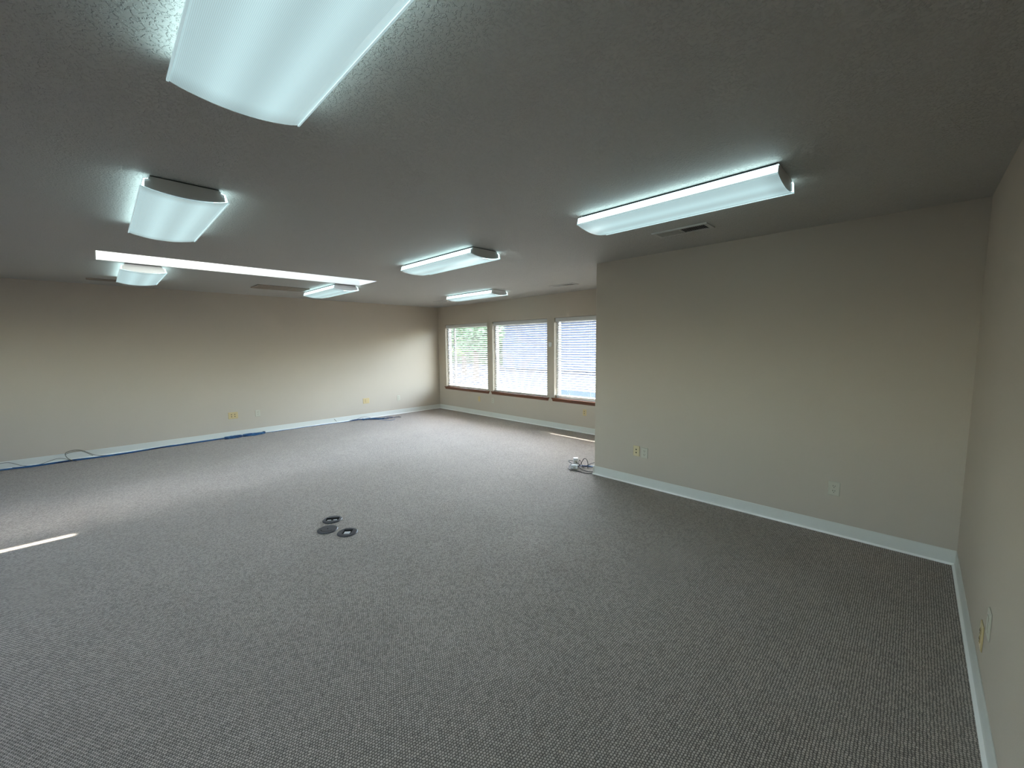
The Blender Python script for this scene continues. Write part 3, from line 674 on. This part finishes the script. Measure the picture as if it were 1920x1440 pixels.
for k in range(8):
    a, b = random.uniform(-0.03, 0.03), random.uniform(-0.03, 0.03)
    cable('cable_strand', [(-2.915+a*0.4, 4.10+b*0.4, 0.02), (-2.87+a, 4.15+b, 0.012+0.02*random.random()), (-2.81-a, 4.20-b, 0.010+0.02*random.random()), (-2.74+b, 4.26+a, 0.012), (-2.67, 4.36+a*2, 0.012)], 0.0048, M['navy' if k % 3 else 'blue'], parent=r)

# ------------------------------------------------------------------ outside
def slab2(name, b, mat): bm = bmesh.new(); box(bm, *b); o = obj(name, bm, M[mat]); o['kind'] = 'structure'; return o
slab2('ground_back', (-40, 20, -40, YB-T, -0.30, -0.16), 'asphalt')
slab2('ground_walkway', (-40, 12, YW+T, YW+T+2.3, -0.30, -0.16), 'concrete')
slab2('ground_parking_lot', (-60, 20, YW+T+2.3, 40, -0.36, -0.24), 'asphalt')
bm = bmesh.new(); box(bm, -14, 3, YW+T+0.001, YW+1.07, 2.60, 2.66); box(bm, -14, 3, YW+1.07, YW+1.10, 2.56, 2.78)
o = struct('roof_eave', bm, M['soffit'])
r = thing('neighbouring_building', 'grey-blue building across the parking lot behind the blinds', 'building', (-14.5, 22, -0.24))
bm = bmesh.new(); box(bm, -8.3, 22, 0, 8, 0, 3.4); obj('building_wall', bm, M['siding'], r)
bm = bmesh.new(); prism(bm, [(-0.8, 3.4), (8.8, 3.4), (4, 5.4)], -8.8, 22.5); obj('roof', bm, M['roofing'], r)
def tree(loc, h, rad, seed, label, col):
    rnd = random.Random(seed)
    r = thing('tree', label, 'tree', loc, 0, 'trees beyond the parking lot')
    bm = bmesh.new(); cyl(bm, (0, 0), 0.16, 0, h*0.6, 10, r2=0.09); obj('trunk', bm, M['bark'], r)
    m, t, b = new_mat('foliage'); nz = t.nodes.new('ShaderNodeTexNoise'); nz.inputs['Scale'].default_value = 2.0
    mx = t.nodes.new('ShaderNodeMix'); mx.data_type = 'RGBA'; mx.inputs[6].default_value = (*[c*0.6 for c in col], 1); mx.inputs[7].default_value = (*[c*1.5 for c in col], 1)
    t.links.new(nz.outputs['Fac'], mx.inputs[0]); t.links.new(mx.outputs[2], b.inputs['Base Color']); b.inputs['Roughness'].default_value = 0.6
    bm = bmesh.new()
    for k in range(2600):
        u = Vector((rnd.gauss(0, 1), rnd.gauss(0, 1), rnd.gauss(0, 1))).normalized()*rad*(rnd.random()**0.4)
        c = Vector((u.x, u.y, h*0.62+u.z*0.75))
        s = rnd.uniform(0.06, 0.13); a = Vector((rnd.gauss(0, 1), rnd.gauss(0, 1), rnd.gauss(0, 1))).normalized(); bb = a.orthogonal().normalized()
        bm.faces.new([bm.verts.new(c+a*s), bm.verts.new(c+bb*s*0.6), bm.verts.new(c-a*s), bm.verts.new(c-bb*s*0.6)])
    obj('foliage', bm, m, r)
tree((-19.3, 15.4, -0.24), 4.4, 2.1, 1, 'bright green tree seen through the window nearest the corner', (0.16, 0.26, 0.05))
tree((-15.6, 13.2, -0.24), 4.0, 1.5, 2, 'darker green tree just right of the bright one outside the corner window', (0.07, 0.14, 0.05))
tree((-25.5, 19.5, -0.24), 4.6, 2.6, 3, 'tree farthest left outside the corner window', (0.09, 0.17, 0.05))

r = thing('hedge', 'long clipped hedge between the parking lot and the trees', 'hedge', (-35.6, 25, -0.24))
bm = bmesh.new(); box(bm, -14, 11.6, -0.5, 0.5, 0, 2.2); obj('hedge_core', bm, plain('dark_hedge', (0.03, 0.05, 0.02), 0.9, 0.0, noise=0.3, scale=4), r)
rnd = random.Random(9); bm = bmesh.new()
for k in range(3500):
    f = rnd.random(); c = Vector((rnd.uniform(-14, 11.6), rnd.uniform(-0.72, -0.5) if f < 0.7 else rnd.uniform(-0.5, 0.5), rnd.uniform(0.05, 2.25) if f < 0.7 else rnd.uniform(2.2, 2.5)))
    s_ = rnd.uniform(0.06, 0.14); a = Vector((rnd.gauss(0, 1), rnd.gauss(0, 1), rnd.gauss(0, 1))).normalized(); b_ = a.orthogonal().normalized()
    bm.faces.new([bm.verts.new(c+a*s_), bm.verts.new(c+b_*s_*0.6), bm.verts.new(c-a*s_), bm.verts.new(c-b_*s_*0.6)])
obj('foliage', bm, plain('hedge_leaf', (0.07, 0.12, 0.04), 0.6, 0.0, noise=0.4, scale=3), r)
